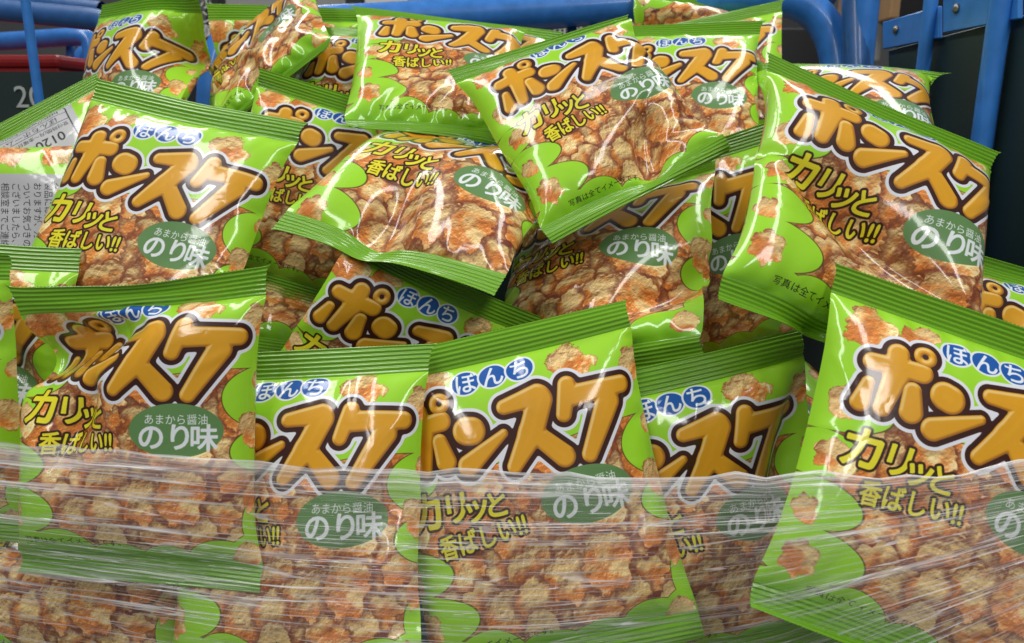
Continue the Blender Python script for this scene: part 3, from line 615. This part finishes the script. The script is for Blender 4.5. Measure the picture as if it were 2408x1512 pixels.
for b, (label, _, side, _, _, _) in enumerate(BAGS):
    F, K = P[b, 0].astype(float), P[b, 1].astype(float)
    base = .5 * (F[-1, 0] + F[-1, -1]); ex = F[-1, -1] - F[-1, 0]; ex /= np.linalg.norm(ex); ey = .5 * (F[0, 0] + F[0, -1]) - base; ey -= ex * (ey @ ex); ey /= np.linalg.norm(ey); ez = np.cross(ex, ey)
    R = np.stack([ex, ey, ez], 1)
    root = empty('snack_bag', base, Matrix(R.tolist())); tag(root, label, 'snack bag', 'green snack bags heaped in the blue cage')
    loc = lambda A: (A.reshape(-1, 3) - base) @ R
    fr = F[r0:r1 + 1]; kb = K[r0:r1 + 1:2, ::2]
    du_, dv_ = SHIFT.get(b, (0, 0)); pu = lambda q: (q * AW + OX) / CW
    fu = np.stack([pu(uu - du_), vv + dv_], -1)[r0:r1 + 1]; ku = np.stack([pu(1 - uu), vv], -1)[r0:r1 + 1:2, ::2]
    f1 = grid_faces(*fr.shape[:2]); f2 = grid_faces(*kb.shape[:2], True, fr.shape[0] * fr.shape[1])
    mats = [M_front, M_back] if side == 'front' else [M_back, M_front]
    mesh_obj('pouch', np.concatenate([loc(fr), loc(kb)]), np.concatenate([f1, f2]), mats, root, np.concatenate([fu.reshape(-1, 2), ku.reshape(-1, 2)]), np.r_[np.zeros(len(f1)), np.ones(len(f2))])
    v, f, uv = seal_mesh(F[:r0 + 1], True); mesh_obj('top_seal', loc(v), f, [M_seal], root, uv)
    v, f, uv = seal_mesh(F[r1:], False); mesh_obj('bottom_seal', loc(v), f, [M_seal], root, uv)
# ------------------------------------------------------------------ stretch wrap round the lower part of the heap
def wrap_film():
    K = .006; n = 150; ex = np.array([1., 0, 0]); ey = DWN
    Q = P[:, 0].reshape(-1, 3) - CAM; X = Q @ ex; Y = Q @ ey; D = Q @ FWD
    gi = np.clip(((X + .45) / K).astype(int), 0, n - 1); gj = np.clip(((Y + .25) / K).astype(int), 0, n - 1)
    E = np.full((n, n), 9., np.float32); np.minimum.at(E, (gj, gi), D.astype(np.float32)); E[E > 1] = .52
    for _ in range(2):                                                       # taut sheet: bridges the hollows
        E = np.min([np.roll(E, s, 1) for s in range(-3, 4)], axis=0)
        E = np.min([np.roll(E, s, 0) for s in (-1, 0, 1)], axis=0); E = blur(E, 3)
    nu, ns = 260, 330; u = np.linspace(0, 1, nu); s = np.linspace(0, 1.75, ns); px = -120 + u * 2650
    top = np.interp(px, (-120, 0, 300, 650, 1000, 1500, 2100, 2408, 2530), (1032, 1043, 1062, 1086, 1104, 1122, 1118, 1093, 1078))
    bot = np.interp(px, (-120, 0, 600, 1200, 1800, 2408, 2530), (1470, 1500, 1600, 1640, 1545, 1340, 1290))
    kern = np.ones(25) / 25; sm = lambda a: np.convolve(np.pad(a, 12, mode='edge'), kern, 'valid'); top, bot = sm(top), sm(bot)
    YY = top[None] + (bot - top)[None] * s[:, None] + ((np.interp(u * 40, np.arange(41), np.random.default_rng(8).normal(size=41)) * 5 + 4 * np.sin(u * 23))[None] * np.exp(-s * 14)[:, None]); XX = np.broadcast_to(px[None], YY.shape); d = np.full(YY.shape, .44)
    for _ in range(4):
        x, y = (XX - 1204) / 1890 * d, (YY - 756) / 1890 * d
        fi, fj = (x + .45) / K - .5, (y + .25) / K - .5; i0, j0 = np.clip(fi.astype(int), 0, n - 2), np.clip(fj.astype(int), 0, n - 2); a, b = np.clip(fi - i0, 0, 1), np.clip(fj - j0, 0, 1)
        d = (E[j0, i0] * (1 - a) + E[j0, i0 + 1] * a) * (1 - b) + (E[j0 + 1, i0] * (1 - a) + E[j0 + 1, i0 + 1] * a) * b - .004
    st = fbm(ns, 60, 5, 501, 3, .7); st = st[:, (u * 12).astype(int)] * 0 + np.stack([np.interp(u * 59, np.arange(60), r) for r in fbm(ns, 60, 5., 503, 3, .7)])
    d = d - (st - .5) * .0036
    V = CAM + x[..., None] * ex + y[..., None] * ey + d[..., None] * FWD
    V = V * 1.0
    uv = np.stack(np.broadcast_arrays(u[None], s[:, None]), -1)
    m, t, bsdf = new_mat('clear stretch film'); N = t.nodes; L = t.links; N.remove(bsdf); out = [q for q in N if q.type == 'OUTPUT_MATERIAL'][0]
    uvn = N.new('ShaderNodeUVMap'); uvn.uv_map = 'UVMap'
    def streak(su, sv, det, dist=0.):
        mp = N.new('ShaderNodeMapping'); mp.inputs['Scale'].default_value = (su, sv, 1); L.new(uvn.outputs[0], mp.inputs[0])
        no = N.new('ShaderNodeTexNoise'); no.inputs['Scale'].default_value = 1.; no.inputs['Detail'].default_value = det; no.inputs['Roughness'].default_value = .65; no.inputs['Distortion'].default_value = dist; L.new(mp.outputs[0], no.inputs['Vector']); return no.outputs['Fac']
    def ramp(x, lo, hi, a=0., b=1.):
        r = N.new('ShaderNodeMapRange'); r.inputs[1].default_value = lo; r.inputs[2].default_value = hi; r.inputs[3].default_value = a; r.inputs[4].default_value = b; r.interpolation_type = 'SMOOTHSTEP'; L.new(x, r.inputs[0]); return r.outputs[0]
    def mth(op, a, b):
        q = N.new('ShaderNodeMath'); q.operation = op
        for i, v in ((0, a), (1, b)):
            if isinstance(v, float): q.inputs[i].default_value = v
            else: L.new(v, q.inputs[i])
        return q.outputs[0]
    broad, mid, fine, hair = streak(2.2, 13., 4., .6), streak(3., 38., 3., .5), streak(6., 90., 3., .5), streak(26., 300., 2., .3)
    sep = N.new('ShaderNodeSeparateXYZ'); L.new(uvn.outputs[0], sep.inputs[0])
    lip = ramp(sep.outputs[1], .0, .16, .34, .0); lip2 = ramp(sep.outputs[1], .0, .02, .25, 0.)
    glint_dash = ramp(streak(34., 170., 1.5, .2), .63, .70)  # short lamp glints painted into the film as white dashes
    fan = mth('ADD', mth('MULTIPLY', ramp(broad, .45, .62), .88), .14)
    lines = mth('MAXIMUM', mth('MULTIPLY', ramp(mid, .56, .60), .46), mth('MULTIPLY', ramp(fine, .57, .62), .55))
    haze_glint = mth('ADD', mth('MULTIPLY', fan, mth('ADD', lines, mth('MULTIPLY', glint_dash, .95))), mth('ADD', mth('MULTIPLY', mth('ADD', lip, lip2), ramp(fine, .35, .6, .45, 1.3)), mth('MULTIPLY', ramp(broad, .40, .75), .08)))
    for su, sv, w_ in ((1.3, 9., .010), (2.6, 17., .014)):                          # long pulled creases
        haze_glint = mth('ADD', haze_glint, ramp(mth('ABSOLUTE', mth('SUBTRACT', streak(su, sv, 1.5, .5), .5), 0.), w_, w_ * .3, 0., .36))
    haze_glint = mth('MINIMUM', haze_glint, .95)
    hgt = mth('ADD', mth('MULTIPLY', fine, 1.), mth('MULTIPLY', hair, .5))
    bp = N.new('ShaderNodeBump'); bp.inputs['Strength'].default_value = 1.; bp.inputs['Distance'].default_value = .0016; L.new(hgt, bp.inputs['Height'])
    tr = N.new('ShaderNodeBsdfTransparent'); tr.inputs[0].default_value = (.985, .985, .985, 1)
    tl = N.new('ShaderNodeBsdfTranslucent'); tl.inputs[0].default_value = (.85, .85, .87, 1)
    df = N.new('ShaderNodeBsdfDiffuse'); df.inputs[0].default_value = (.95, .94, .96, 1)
    gl = N.new('ShaderNodeBsdfAnisotropic'); gl.inputs['Roughness'].default_value = .30; gl.inputs['Anisotropy'].default_value = .85; gl.inputs[0].default_value = (1, 1, 1, 1); L.new(bp.outputs[0], gl.inputs['Normal'])
    tg = N.new('ShaderNodeTangent'); tg.direction_type = 'UV_MAP'; tg.uv_map = 'UVMap'; L.new(tg.outputs[0], gl.inputs['Tangent'])
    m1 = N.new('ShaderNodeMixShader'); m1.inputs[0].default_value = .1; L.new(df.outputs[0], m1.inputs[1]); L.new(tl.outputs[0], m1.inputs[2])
    m2 = N.new('ShaderNodeMixShader'); L.new(haze_glint, m2.inputs[0]); L.new(tr.outputs[0], m2.inputs[1]); L.new(m1.outputs[0], m2.inputs[2])
    shine = mth('ADD', mth('MULTIPLY', ramp(fine, .5, .72), mth('ADD', mth('MULTIPLY', ramp(broad, .4, .65), .5), .12)), .035)
    m3 = N.new('ShaderNodeMixShader'); L.new(shine, m3.inputs[0]); L.new(m2.outputs[0], m3.inputs[1]); L.new(gl.outputs[0], m3.inputs[2])
    L.new(m3.outputs[0], out.inputs['Surface'])
    o = mesh_obj('stretch_wrap', V.reshape(-1, 3), grid_faces(ns, nu), [m], None, uv.reshape(-1, 2))
    tag(o, 'clear stretch wrap pulled in fanning creases across the lower bags', 'plastic wrap')
wrap_film()
